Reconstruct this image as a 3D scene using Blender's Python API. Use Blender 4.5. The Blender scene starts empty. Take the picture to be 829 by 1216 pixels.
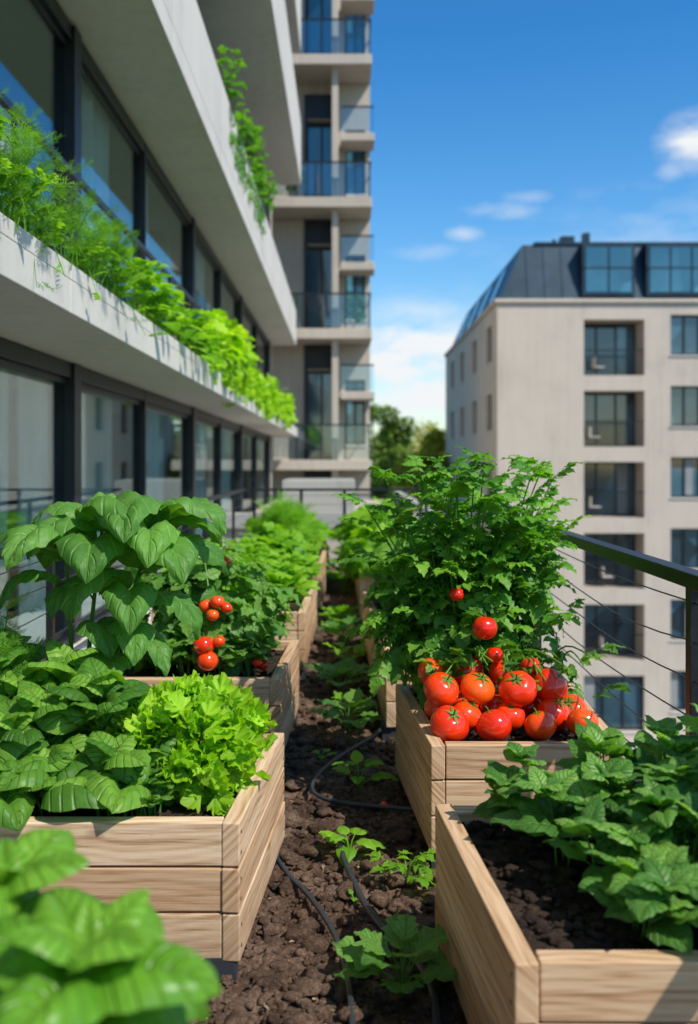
import bpy, bmesh, math, random
import numpy as np
from mathutils import Vector, Matrix, noise
random.seed(11)
R=random.random
def U(a,b): return a+(b-a)*random.random()
scene=bpy.context.scene
# ------------------------------------------------------------------ node helpers
def newmat(name):
    m=bpy.data.materials.new(name); m.use_nodes=True
    nt=m.node_tree; nt.nodes.clear()
    out=nt.nodes.new('ShaderNodeOutputMaterial')
    return m,nt,out
def N(nt,t,**k):
    n=nt.nodes.new(t)
    for a,b in k.items(): setattr(n,a,b)
    return n
def L(nt,a,b): nt.links.new(a,b)
def math_(nt,op,a,b=None,c=None,clamp=False):
    n=nt.nodes.new('ShaderNodeMath'); n.operation=op; n.use_clamp=clamp
    for i,v in enumerate((a,b,c)):
        if v is None: continue
        if isinstance(v,(int,float)): n.inputs[i].default_value=v
        else: nt.links.new(v,n.inputs[i])
    return n.outputs[0]
def ramp(nt,fac,stops):
    n=nt.nodes.new('ShaderNodeValToRGB'); cr=n.color_ramp
    while len(cr.elements)<len(stops): cr.elements.new(0.5)
    for e,(p,c) in zip(cr.elements,stops):
        e.position=p; e.color=(c[0],c[1],c[2],1)
    nt.links.new(fac,n.inputs[0]); return n.outputs[0]
def mixc(nt,fac,a,b,mode='MIX'):
    n=nt.nodes.new('ShaderNodeMix'); n.data_type='RGBA'; n.blend_type=mode
    for s,v in ((n.inputs[0],fac),(n.inputs[6],a),(n.inputs[7],b)):
        if isinstance(v,(int,float)): s.default_value=v
        elif isinstance(v,tuple): s.default_value=(v[0],v[1],v[2],1)
        else: nt.links.new(v,s)
    return n.outputs[2]
def noise_tex(nt,vec,scale,detail=4,rough=.55):
    n=N(nt,'ShaderNodeTexNoise'); n.inputs['Scale'].default_value=scale
    n.inputs['Detail'].default_value=detail; n.inputs['Roughness'].default_value=rough
    if vec is not None: L(nt,vec,n.inputs['Vector'])
    return n.outputs[0]
def bump(nt,h,strength,dist=.01):
    n=N(nt,'ShaderNodeBump'); n.inputs['Strength'].default_value=strength; n.inputs['Distance'].default_value=dist
    L(nt,h,n.inputs['Height']); return n.outputs[0]

def leaf_mat(name,dark,mid,light,vein=.35,rough=.5,trans=.38,nv=7,spec=.4,bmp=True):
    m,nt,out=newmat(name)
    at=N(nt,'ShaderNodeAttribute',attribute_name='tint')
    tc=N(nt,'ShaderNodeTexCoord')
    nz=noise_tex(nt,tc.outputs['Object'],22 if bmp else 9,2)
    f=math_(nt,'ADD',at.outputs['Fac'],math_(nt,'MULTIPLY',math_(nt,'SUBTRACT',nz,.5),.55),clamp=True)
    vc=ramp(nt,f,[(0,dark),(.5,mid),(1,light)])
    p=N(nt,'ShaderNodeBsdfPrincipled')
    if vein>0:
        uv=N(nt,'ShaderNodeUVMap')
        sx=N(nt,'ShaderNodeSeparateXYZ'); L(nt,uv.outputs[0],sx.inputs[0])
        a=math_(nt,'MULTIPLY',math_(nt,'ABSOLUTE',math_(nt,'SUBTRACT',sx.outputs[0],.5)),2)
        lat=math_(nt,'PINGPONG',math_(nt,'MULTIPLY',math_(nt,'SUBTRACT',sx.outputs[1],math_(nt,'MULTIPLY',a,.28)),nv),.5)
        lline=math_(nt,'MULTIPLY',math_(nt,'SUBTRACT',1,math_(nt,'MULTIPLY',lat,7),clamp=True),.65)
        mline=math_(nt,'SUBTRACT',1,math_(nt,'MULTIPLY',a,13),clamp=True)
        v=math_(nt,'MAXIMUM',lline,mline)
        vc=mixc(nt,math_(nt,'MULTIPLY',v,vein),vc,tuple(min(1,c*1.4+.03) for c in light))
        if bmp:
            puff=math_(nt,'SUBTRACT',math_(nt,'MULTIPLY',nz,.9),v)
            L(nt,bump(nt,puff,.9,.006),p.inputs['Normal'])
    L(nt,vc,p.inputs['Base Color'])
    p.inputs['Roughness'].default_value=rough
    p.inputs['Specular IOR Level'].default_value=spec
    t=N(nt,'ShaderNodeBsdfTranslucent')
    L(nt,mixc(nt,1.0,vc,(1.75,1.8,.45),'MULTIPLY'),t.inputs[0])
    mx=N(nt,'ShaderNodeMixShader'); mx.inputs[0].default_value=trans
    L(nt,p.outputs[0],mx.inputs[1]); L(nt,t.outputs[0],mx.inputs[2]); L(nt,mx.outputs[0],out.inputs[0])
    return m
M_basil=leaf_mat('leaf_basil',(.030,.105,.012),(.085,.235,.024),(.22,.43,.05),.3,.43)
M_fore=leaf_mat('leaf_basil_fore',(.05,.16,.012),(.115,.31,.022),(.23,.47,.045),.35,.36,.35)
M_big=leaf_mat('leaf_big_crinkled',(.03,.11,.018),(.085,.235,.034),(.18,.39,.065),.45,.5)
M_lett=leaf_mat('leaf_lettuce',(.14,.30,.010),(.26,.48,.015),(.42,.65,.04),.15,.55,.45,bmp=False)
M_herb=leaf_mat('leaf_parsley',(.026,.10,.012),(.08,.25,.024),(.21,.44,.045),.25,.5,bmp=False)
M_mint=leaf_mat('leaf_mint',(.03,.11,.018),(.09,.25,.038),(.22,.43,.075),.4,.48)
M_bright=leaf_mat('leaf_bright_herb',(.065,.20,.010),(.15,.36,.018),(.30,.53,.035),.2,.55,.45,bmp=False)
M_tree=leaf_mat('leaf_tree',(.045,.10,.012),(.11,.20,.025),(.23,.32,.04),0,.6,.4,bmp=False)
M_autumn=leaf_mat('leaf_autumn',(.15,.20,.015),(.32,.33,.02),(.55,.33,.03),0,.6,.4,bmp=False)

def simple(name,col,rough=.6,metal=0,nscale=0,namp=.15,bstr=0,spec=.5,bscale=None,coord='Object'):
    m,nt,out=newmat(name)
    p=N(nt,'ShaderNodeBsdfPrincipled'); p.inputs['Roughness'].default_value=rough; p.inputs['Metallic'].default_value=metal
    p.inputs['Specular IOR Level'].default_value=spec
    tc=N(nt,'ShaderNodeTexCoord')
    nz=noise_tex(nt,tc.outputs[coord],nscale or 3,5,.6)
    lo=tuple(c*(1-namp) for c in col); hi=tuple(min(1,c*(1+namp)) for c in col)
    L(nt,ramp(nt,nz,[(.3,lo),(.7,hi)]),p.inputs['Base Color'])
    if bstr:
        n2=noise_tex(nt,tc.outputs[coord],bscale or nscale*5,5); L(nt,bump(nt,n2,bstr,.01),p.inputs['Normal'])
    L(nt,p.outputs[0],out.inputs[0]); return m
def concrete(name,col):
    m,nt,out=newmat(name)
    p=N(nt,'ShaderNodeBsdfPrincipled'); p.inputs['Roughness'].default_value=.82
    tc=N(nt,'ShaderNodeTexCoord'); o=tc.outputs['Object']
    a=noise_tex(nt,o,.7,5,.6); b=noise_tex(nt,o,14,5,.7)
    mp=N(nt,'ShaderNodeMapping'); mp.inputs['Scale'].default_value=(6,6,.35); L(nt,o,mp.inputs[0])
    s=noise_tex(nt,mp.outputs[0],1.2,4)
    f=math_(nt,'ADD',math_(nt,'MULTIPLY',a,.45),math_(nt,'ADD',math_(nt,'MULTIPLY',b,.2),math_(nt,'MULTIPLY',s,.35)))
    c=ramp(nt,f,[(.3,tuple(x*.78 for x in col)),(.5,col),(.72,tuple(min(1,x*1.1) for x in col))])
    L(nt,c,p.inputs['Base Color']); L(nt,bump(nt,b,.25,.006),p.inputs['Normal'])
    L(nt,p.outputs[0],out.inputs[0]); return m
M_conc=concrete('concrete_light',(.60,.565,.51))
M_conc2=concrete('concrete_beige',(.47,.41,.34))
M_cream=concrete('render_cream',(.55,.47,.39))
M_pav=concrete('pavement_concrete',(.35,.34,.32))
M_frame=simple('dark_metal_frame',(.018,.022,.028),.42,.3,6,.2)
M_rail=simple('rail_dark_metal',(.035,.037,.042),.38,.7,20,.25,.1)
M_wire=simple('wire_steel',(.10,.10,.11),.35,.9,30,.1)
M_screw=simple('screw_steel',(.10,.095,.09),.4,.9,30,.1)
M_navy=simple('roof_metal_navy',(.022,.045,.065),.45,.5,1.5,.25)
M_asph=simple('asphalt',(.05,.05,.052),.9,0,1.5,.2,.4,bscale=60)
M_far=simple('distant_ground',(.10,.12,.07),.95,0,.02,.4)
M_paint=simple('road_paint',(.75,.75,.72),.7,0,8,.1)
M_curt=simple('curtain_fabric',(.80,.80,.76),.9,0,2,.06)
M_int=simple('interior_wall',(.26,.27,.27),.9,0,1,.15)
M_hose=simple('hose_rubber',(.03,.035,.042),.45,0,20,.2)
M_foot=simple('foot_dark',(.03,.035,.045),.6,0,10,.2)
M_bark=simple('bark',(.09,.065,.045),.9,0,6,.35,.6)
M_calyx=simple('calyx_green',(.07,.19,.015),.6,0,30,.3)
def glass_mat(name,tint,base=.1,k=1.0):
    m,nt,out=newmat(name)
    t=N(nt,'ShaderNodeBsdfTransparent'); t.inputs[0].default_value=(*tint,1)
    g=N(nt,'ShaderNodeBsdfGlossy'); g.inputs['Roughness'].default_value=.02; g.inputs[0].default_value=(.95,1,1,1)
    lw=N(nt,'ShaderNodeFresnel'); lw.inputs[0].default_value=1.45
    mx=N(nt,'ShaderNodeMixShader'); L(nt,math_(nt,'ADD',math_(nt,'MULTIPLY',lw.outputs[0],k),base,clamp=True),mx.inputs[0])
    L(nt,t.outputs[0],mx.inputs[1]); L(nt,g.outputs[0],mx.inputs[2]); L(nt,mx.outputs[0],out.inputs[0]); return m
M_glass=glass_mat('window_glass',(.76,.86,.87),.07,.5)
M_bglass=glass_mat('balustrade_glass',(.80,.88,.92),.05,.5)
def winmat(name,c0,c1,r=.06):
    m,nt,out=newmat(name)
    p=N(nt,'ShaderNodeBsdfPrincipled'); p.inputs['Roughness'].default_value=r; p.inputs['IOR'].default_value=1.9
    tc=N(nt,'ShaderNodeTexCoord')
    v=N(nt,'ShaderNodeTexVoronoi'); v.inputs['Scale'].default_value=.55; L(nt,tc.outputs['Object'],v.inputs[0])
    nz=noise_tex(nt,tc.outputs['Object'],.5,3)
    L(nt,ramp(nt,math_(nt,'ADD',math_(nt,'MULTIPLY',v.outputs['Color'],.5),math_(nt,'MULTIPLY',nz,.5)),[(.35,c0),(.75,c1)]),p.inputs['Base Color'])
    L(nt,bump(nt,nz,.08,.05),p.inputs['Normal'])
    L(nt,p.outputs[0],out.inputs[0]); return m
M_win=winmat('window_dark_glass',(.012,.028,.038),(.06,.16,.22))
M_winb=winmat('window_blue_glass',(.02,.10,.16),(.08,.27,.38))
def wood():
    m,nt,out=newmat('pine_wood')
    p=N(nt,'ShaderNodeBsdfPrincipled'); p.inputs['Roughness'].default_value=.68; p.inputs['Specular IOR Level'].default_value=.3
    uv=N(nt,'ShaderNodeUVMap'); at=N(nt,'ShaderNodeAttribute',attribute_name='tint')
    wz=noise_tex(nt,uv.outputs[0],1.3,2)
    sx=N(nt,'ShaderNodeSeparateXYZ'); L(nt,uv.outputs[0],sx.inputs[0])
    ring=math_(nt,'SINE',math_(nt,'ADD',math_(nt,'MULTIPLY',sx.outputs[1],260),math_(nt,'MULTIPLY',wz,42)))
    mp=N(nt,'ShaderNodeMapping'); mp.inputs['Scale'].default_value=(1.6,30,1); L(nt,uv.outputs[0],mp.inputs[0])
    n=N(nt,'ShaderNodeTexNoise'); n.inputs['Scale'].default_value=1.4; n.inputs['Detail'].default_value=5; n.inputs['Distortion'].default_value=.8
    L(nt,mp.outputs[0],n.inputs[0])
    mp2=N(nt,'ShaderNodeMapping'); mp2.inputs['Scale'].default_value=(5,190,1); L(nt,uv.outputs[0],mp2.inputs[0])
    fine=noise_tex(nt,mp2.outputs[0],1.5,3)
    f=math_(nt,'ADD',math_(nt,'MULTIPLY',n.outputs[0],.6),math_(nt,'MULTIPLY',fine,.4))
    f=math_(nt,'ADD',f,math_(nt,'MULTIPLY',ring,.04))
    c=ramp(nt,f,[(.36,(.40,.235,.125)),(.45,(.60,.41,.255)),(.55,(.72,.53,.36)),(.68,(.80,.63,.46))])
    mk=N(nt,'ShaderNodeMapping'); mk.inputs['Scale'].default_value=(3.6,8,1); L(nt,uv.outputs[0],mk.inputs[0])
    vo=N(nt,'ShaderNodeTexVoronoi'); vo.inputs['Scale'].default_value=1; L(nt,mk.outputs[0],vo.inputs[0])
    k=math_(nt,'SUBTRACT',1,math_(nt,'MULTIPLY',vo.outputs['Distance'],7.5),clamp=True)
    c=mixc(nt,math_(nt,'MULTIPLY',k,.85),c,(.17,.08,.035))
    t=mixc(nt,1.0,c,ramp(nt,at.outputs['Fac'],[(0,(.70,.60,.51)),(.5,(.92,.87,.80)),(1,(1.0,.99,.97))]),'MULTIPLY')
    tc=N(nt,'ShaderNodeTexCoord'); dz=N(nt,'ShaderNodeSeparateXYZ'); L(nt,tc.outputs['Object'],dz.inputs[0])
    dirt=math_(nt,'MULTIPLY',noise_tex(nt,tc.outputs['Object'],9,5,.7),math_(nt,'SUBTRACT',1,math_(nt,'MULTIPLY',dz.outputs[2],4.0),clamp=True))
    spk=math_(nt,'MULTIPLY',math_(nt,'SUBTRACT',noise_tex(nt,tc.outputs['Object'],120,3,.8),.64),9,clamp=True)
    t=mixc(nt,math_(nt,'ADD',dirt,math_(nt,'MULTIPLY',spk,.55),clamp=True),t,(.15,.09,.055))
    L(nt,t,p.inputs['Base Color']); L(nt,bump(nt,f,.5,.004),p.inputs['Normal'])
    L(nt,p.outputs[0],out.inputs[0]); return m
M_wood=wood()
def soil(name,c0,c1,c2):
    m,nt,out=newmat(name)
    p=N(nt,'ShaderNodeBsdfPrincipled'); p.inputs['Roughness'].default_value=.85; p.inputs['Specular IOR Level'].default_value=.3
    tc=N(nt,'ShaderNodeTexCoord'); o=tc.outputs['Object']
    a=noise_tex(nt,o,5,5,.7); b=noise_tex(nt,o,75,5,.75)
    f=math_(nt,'ADD',math_(nt,'MULTIPLY',a,.5),math_(nt,'MULTIPLY',b,.5))
    L(nt,ramp(nt,f,[(.38,c0),(.50,c1),(.64,c2)]),p.inputs['Base Color'])
    L(nt,bump(nt,b,1.0,.018),p.inputs['Normal']); L(nt,p.outputs[0],out.inputs[0]); return m
M_soil=soil('path_soil',(.036,.020,.012),(.125,.073,.046),(.30,.20,.14))
M_soil2=soil('planter_soil',(.016,.010,.007),(.045,.027,.018),(.115,.072,.048))
def tomato_mat():
    m,nt,out=newmat('tomato_skin')
    p=N(nt,'ShaderNodeBsdfPrincipled'); p.inputs['Roughness'].default_value=.17; p.inputs['Coat Weight'].default_value=.25; p.inputs['Coat Roughness'].default_value=.08
    at=N(nt,'ShaderNodeAttribute',attribute_name='tint')
    tc=N(nt,'ShaderNodeTexCoord'); nz=noise_tex(nt,tc.outputs['Object'],9,3)
    f=math_(nt,'ADD',at.outputs['Fac'],math_(nt,'MULTIPLY',math_(nt,'SUBTRACT',nz,.5),.5),clamp=True)
    L(nt,ramp(nt,f,[(0,(.72,.014,.004)),(.5,(.84,.045,.005)),(1,(.90,.14,.008))]),p.inputs['Base Color'])
    L(nt,p.outputs[0],out.inputs[0]); return m
M_tom=tomato_mat()
# ------------------------------------------------------------------ mesh helpers
def empty(name):
    e=bpy.data.objects.new(name,None); scene.collection.objects.link(e); return e
def mkobj(name,V,F,mat,parent=None,uv=None,tint=None,smooth=False):
    me=bpy.data.meshes.new(name); me.from_pydata([tuple(v) for v in V] if not isinstance(V,np.ndarray) else V.tolist(),[],F if not isinstance(F,np.ndarray) else F.tolist())
    n=len(me.loops)
    if uv is not None:
        li=np.empty(n,dtype=np.int32); me.loops.foreach_get('vertex_index',li)
        l=me.uv_layers.new(name='UVMap'); l.data.foreach_set('uv',np.asarray(uv,dtype=np.float32)[li].ravel())
    if tint is not None:
        a=me.attributes.new('tint','FLOAT','POINT'); a.data.foreach_set('value',np.asarray(tint,dtype=np.float32))
    if smooth: me.polygons.foreach_set('use_smooth',[True]*len(me.polygons))
    me.materials.append(mat); me.update()
    o=bpy.data.objects.new(name,me); scene.collection.objects.link(o)
    if parent: o.parent=parent
    return o
class Boxes:
    def __init__(s): s.V=[];s.F=[];s.uv=[];s.t=[]
    def hexa(s,P,uvs=None,t=.5):
        b=len(s.V); s.V+=P; s.t+=[t]*8; s.uv+=(uvs or [(0,0)]*8)
        s.F+=[tuple(b+i for i in f) for f in ((3,2,1,0),(4,5,6,7),(0,1,5,4),(1,2,6,5),(2,3,7,6),(3,0,4,7))]
    def box(s,x0,x1,y0,y1,z0,z1):
        s.hexa([(x0,y0,z0),(x1,y0,z0),(x1,y1,z0),(x0,y1,z0),(x0,y0,z1),(x1,y0,z1),(x1,y1,z1),(x0,y1,z1)])
    def obj(s,name,mat,parent=None,bevel=0):
        if not s.V: return None
        o=mkobj(name,s.V,s.F,mat,parent,s.uv,s.t)
        if bevel:
            m=o.modifiers.new('bevel','BEVEL'); m.width=bevel; m.segments=2; m.limit_method='ANGLE'
        return o
# ------------------------------------------------------------------ leaves
def norm(v):
    v=np.asarray(v,float); return v/(np.linalg.norm(v)+1e-9)
def leaf_tpl(nl=8,nw=4,W=.55,pk=.75,fold=.15,droop=.5,a0=-.1,ruffle=0,rf=4,crinkle=0,nv=7,lobes=0,lobeamp=.35,pw=.9,dome=0,seed=0):
    r=random.Random(seed); ph=[r.uniform(0,6.28) for _ in range(4)]
    V=[];UVs=[];cy=0;cz=0
    for i in range(nl+1):
        v=i/nl; a=a0+droop*v
        if i>0: cy+=math.cos(a)/nl; cz-=math.sin(a)/nl
        w=W*(max(0,math.sin(math.pi*v**pk))**pw)*.5
        if lobes:
            fr=(v*lobes)%1; w*=1-lobeamp*fr
        w=max(w,.006)
        for j in range(nw+1):
            u=-1+2*j/nw; x=u*w; au=abs(u)
            h=fold*abs(x)+dome*w*math.sin(math.pi*min(1,au*.95)**.8)-dome*.5*w*au**3
            h+=ruffle*au**2*math.sin(rf*6.283*v+ph[0 if u>0 else 1])
            h+=ruffle*.4*au*math.sin(rf*2.3*6.283*v+ph[2 if u>0 else 3])
            if crinkle: h+=crinkle*(abs(math.sin(math.pi*(v*nv-au*nv*.28)))-.5)*min(1,au*3)*(1-au**4)*min(1,w*8)+crinkle*.6*math.sin(9*u+7*v+ph[2])*au
            V.append((x,cy+math.sin(a)*h,cz+math.cos(a)*h)); UVs.append((.5+u/2,v))
    F=[(i*(nw+1)+j,i*(nw+1)+j+1,(i+1)*(nw+1)+j+1,(i+1)*(nw+1)+j) for i in range(nl) for j in range(nw)]
    return np.array(V),np.array(F),np.array(UVs)
def frill(seed=0,n=22,m=5):
    r=random.Random(seed); p=[r.uniform(0,6.28) for _ in range(5)]; V=[];Uv=[]
    for i in range(m+1):
        t=i/m
        for j in range(n+1):
            s=-1+2*j/n; a=s*1.35
            rad=t*(.55+.42*math.cos(a*.75))*(1+.10*t*math.sin(s*17+p[0])+.07*t*math.sin(s*31+p[1]))
            x=math.sin(a)*rad*.85; y=math.cos(a)*rad*.9+.08
            z=.25*t*t+t**2*(.13*math.sin(s*12+p[2])+.09*math.sin(s*23+p[3]))-.16*abs(s)*t
            V.append((x,y,z)); Uv.append((.5+s*.5,t))
    F=[(i*(n+1)+j,i*(n+1)+j+1,(i+1)*(n+1)+j+1,(i+1)*(n+1)+j) for i in range(m) for j in range(n)]
    return np.array(V),np.array(F),np.array(Uv)
def xf(tpl,pos,fwd,up,sc,wid=1):
    f=norm(fwd); r=np.cross(f,up)
    if np.linalg.norm(r)<1e-4: r=np.cross(f,(1,.1,.2))
    r=norm(r); u=np.cross(r,f)
    return tpl[0]@(np.array([r*wid,f,u])*sc)+np.asarray(pos,float)
def merge(parts):
    V=[];F=[];Uv=[];n=0
    for (v,f,u) in parts:
        V.append(v);F.append(f+n);Uv.append(u);n+=len(v)
    return np.concatenate(V),np.concatenate(F),np.concatenate(Uv)
def strip(p0,p1,w):
    p0=np.array(p0,float);p1=np.array(p1,float); d=norm(p1-p0); s=np.cross(d,(0,0,1)); s=norm(s)*w
    V=np.array([p0-s,p0+s,p1+s*.6,p1-s*.6]); return V,np.array([[0,1,2,3]]),np.array([(.25,.07)]*4)
def compound(npair=3,ll=.34,seed=0,lt=None):
    parts=[]; r=random.Random(seed)
    lt=lt or leaf_tpl(8,2,.72,.60,.2,.6,0,0.05,3,0,5,4,.55,.8,seed=seed)
    parts.append(strip((0,0,0),(0,.66,.02),.012))
    parts.append((xf(lt,(0,.6,.02),(r.uniform(-.1,.1),1,-.1),(0,0,1),ll*1.25),lt[1],lt[2]))
    for k in range(npair):
        y=.2+.42*k/max(1,npair-1)
        for s in (-1,1):
            d=(s,.45+r.uniform(-.2,.2),r.uniform(-.35,.1))
            parts.append((xf(lt,(0,y,.01),d,(r.uniform(-.3,.3),-.1,1),ll*r.uniform(.7,1.1)*(1-.12*abs(k-1))),lt[1],lt[2]))
    return merge(parts)
def dillfrond(seed=0):
    r=random.Random(seed); parts=[strip((0,0,0),(0,.95,.05),.007)]
    for k in range(26):
        y=.1+.85*k/26; s=1 if k%2 else -1; ln=.34*(1-.6*abs(y-.4))*r.uniform(.7,1.2)
        p0=(0,y,0.0); p1=(s*ln*.8,y+ln*.6,r.uniform(-.1,.12)); parts.append(strip(p0,p1,.011))
        pm=[(a+b)/2 for a,b in zip(p0,p1)]
        parts.append(strip(pm,(pm[0]+s*.03,pm[1]+.12,pm[2]+r.uniform(-.06,.08)),.010))
    return merge(parts)
class Leaves:
    def __init__(s): s.V=[];s.F=[];s.U=[];s.T=[];s.n=0
    def add(s,tpl,pos,fwd,up,sc,tint,wid=1):
        P=xf(tpl,pos,fwd,up,sc,wid); s.V.append(P); s.F.append(tpl[1]+s.n); s.U.append(tpl[2]); s.T.append(np.full(len(P),tint)); s.n+=len(P)
    def tube(s,pts,r0,r1,tint=.6,k=5):
        pts=[np.array(p,float) for p in pts]; V=[];n=len(pts)
        for i,p in enumerate(pts):
            d=norm(pts[min(i+1,n-1)]-pts[max(i-1,0)]); a=norm(np.cross(d,(.3,.9,.1))); b=np.cross(d,a); r=r0+(r1-r0)*i/(n-1)
            for j in range(k):
                t=6.2832*j/k; V.append(p+a*math.cos(t)*r+b*math.sin(t)*r)
        F=[[i*k+j,i*k+(j+1)%k,(i+1)*k+(j+1)%k,(i+1)*k+j] for i in range(n-1) for j in range(k)]
        s.V.append(np.array(V)); s.F.append(np.array(F)+s.n); s.U.append(np.full((len(V),2),(.25,.07))); s.T.append(np.full(len(V),tint)); s.n+=len(V)
    def obj(s,name,mat,parent=None):
        return mkobj(name,np.concatenate(s.V),np.concatenate(s.F),mat,parent,np.concatenate(s.U),np.clip(np.concatenate(s.T),0,1),True)
def stemcurve(b,t,bow=.1,n=6):
    b=np.array(b,float);t=np.array(t,float); side=np.array([t[0]-b[0],t[1]-b[1],0])
    return [b+(t-b)*u+np.array([0,0,1])*bow*math.sin(math.pi*u)*.5-side*bow*math.sin(math.pi*u) for u in [i/n for i in range(n+1)]]
def herb(Lv,base,h,spread,nst,tpls,ll,gap,tr=(.2,.8),rad=.004,t0=.2,tilt=.35,bright_top=.25,topk=.5,wid=1):
    for s in range(nst):
        az=U(0,6.283); rr=spread*math.sqrt(R()); hh=h*(1-.35*(rr/spread)**2)*U(.75,1.08)
        tip=np.array([base[0]+rr*math.cos(az),base[1]+rr*math.sin(az),base[2]+hh])
        b=np.array([base[0]+rr*.25*math.cos(az),base[1]+rr*.25*math.sin(az),base[2]-.02])
        c=stemcurve(b,tip,.1); Lv.tube(c,rad,rad*.5,.6)
        nn=max(2,int(hh*(1-t0)/gap)); a=U(0,6.283)
        for k in range(nn):
            t=t0+(1-t0)*(k+.5)/nn; i=min(int(t*6),5); p=c[i]+(c[i+1]-c[i])*(t*6-i); a+=1.571+U(-.3,.3)
            sz=ll*(1.05-.45*max(0,t-.4)/.6)*U(.75,1.15)
            for q in (0,math.pi):
                d=(math.cos(a+q),math.sin(a+q),tilt+U(-.4,.35)+.3*t)
                o=np.array([d[0],d[1],d[2]*.6])*ll*.18
                Lv.tube([p,p+o],rad*.45,rad*.35,.6,4)
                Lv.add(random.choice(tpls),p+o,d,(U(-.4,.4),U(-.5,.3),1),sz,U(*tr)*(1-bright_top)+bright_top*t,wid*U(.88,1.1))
        for q in range(4):
            aa=a+q*1.571; d=(math.cos(aa),math.sin(aa),.8+U(-.2,.3))
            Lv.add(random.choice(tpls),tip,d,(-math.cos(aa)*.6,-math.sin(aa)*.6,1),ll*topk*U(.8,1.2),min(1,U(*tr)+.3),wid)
def mound(Lv,c,r,n,tpls,ll,tr=(.2,.9),inner=.45,hang=.0,stems=0,zmin=None,lump=.26):
    c=np.array(c,float); r=np.array(r,float)
    for i in range(n):
        d=norm([random.gauss(0,1),random.gauss(0,1),random.gauss(.25,1)])
        k=inner+(1-inner)*R()**.5; k*=1+lump*noise.noise(Vector(d*2.3)+Vector(c))
        p=c+d*r*k
        if zmin and p[2]<zmin: continue
        up=norm(d*.8+np.array([U(-.4,.4),U(-.4,.4),.75])); f=norm(np.cross(up,[U(-1,1),U(-1,1),U(-1,1)])+d*.6+np.array([0,0,-hang]))
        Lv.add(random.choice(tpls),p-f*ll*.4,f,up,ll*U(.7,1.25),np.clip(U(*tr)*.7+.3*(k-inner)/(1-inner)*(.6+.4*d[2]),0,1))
    for i in range(stems):
        d=norm([random.gauss(0,1),random.gauss(0,1),abs(random.gauss(1,.6))]); Lv.tube(stemcurve(c-np.array([0,0,r[2]]),c+d*r*.85,.1),.005,.002,.5)
T_fore=[leaf_tpl(18,12,.86,.66,0,d,-.45,.012,2,.030,7,pw=.72,dome=.30,seed=i) for i,d in enumerate((.9,1.2,1.4,.7,1.1))]
T_bas=[leaf_tpl(12,8,.88,.64,0,d,-.4,.016,2,.030,7,pw=.72,dome=.36,seed=i) for i,d in enumerate((.7,1.0,1.3,1.6,.9,1.2))]
T_basS=[leaf_tpl(6,4,.74,.66,.1,U(.4,1.2),-.2,.015,2,.02,6,pw=.8,seed=i) for i in range(5)]
T_mint=[leaf_tpl(9,6,.72,.64,.05,U(.5,1.4),-.3,.03,3,.024,6,9,.12,.8,dome=.18,seed=i) for i in range(6)]
T_big=[leaf_tpl(24,12,.64,.66,.02,d,-.5,.028,3.5,.030,8,pw=.8,dome=.24,seed=i) for i,d in enumerate((1.5,2.0,2.3,2.5,1.8))]
T_let=[frill(i) for i in range(7)]
T_comp=[compound(3,.38,i) for i in range(6)]
T_comp2=[compound(2,.52,i+9) for i in range(4)]
T_lob=[leaf_tpl(12,4,.95,.72,.12,U(.3,.9),-.2,.05,3,.02,5,4,.45,.75,seed=i) for i in range(5)]
T_dill=[dillfrond(i) for i in range(4)]
T_simple=[leaf_tpl(3,2,.6,.7,.25,.6,seed=i) for i in range(3)]
# ------------------------------------------------------------------ planters
def clods(name,mat,pts,parent=None):
    tp=[]
    for s in range(6):
        bm=bmesh.new(); bmesh.ops.create_icosphere(bm,subdivisions=2,radius=1)
        V=np.array([v.co*(1+.7*noise.noise(v.co*1.5+Vector((s*7,0,0)))+.3*noise.noise(v.co*4+Vector((s*3,0,0)))) for v in bm.verts]); F=np.array([[v.index for v in f.verts] for f in bm.faces]); bm.free(); tp.append((V,F))
    VV=[];FF=[];n=0
    for (x,y,z,r) in pts:
        V,F=random.choice(tp); a=U(0,6.28); c,s_=math.cos(a),math.sin(a)
        Mx=np.array([[c,-s_,0],[s_,c,0],[0,0,U(.5,.85)]])*r*np.array([[U(.8,1.4)],[1],[1]])
        VV.append(V@Mx.T+np.array([x,y,z])); FF.append(F+n); n+=len(V)
    return mkobj(name,np.concatenate(VV),np.concatenate(FF),mat,parent,smooth=True)
ZT=.45
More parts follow.
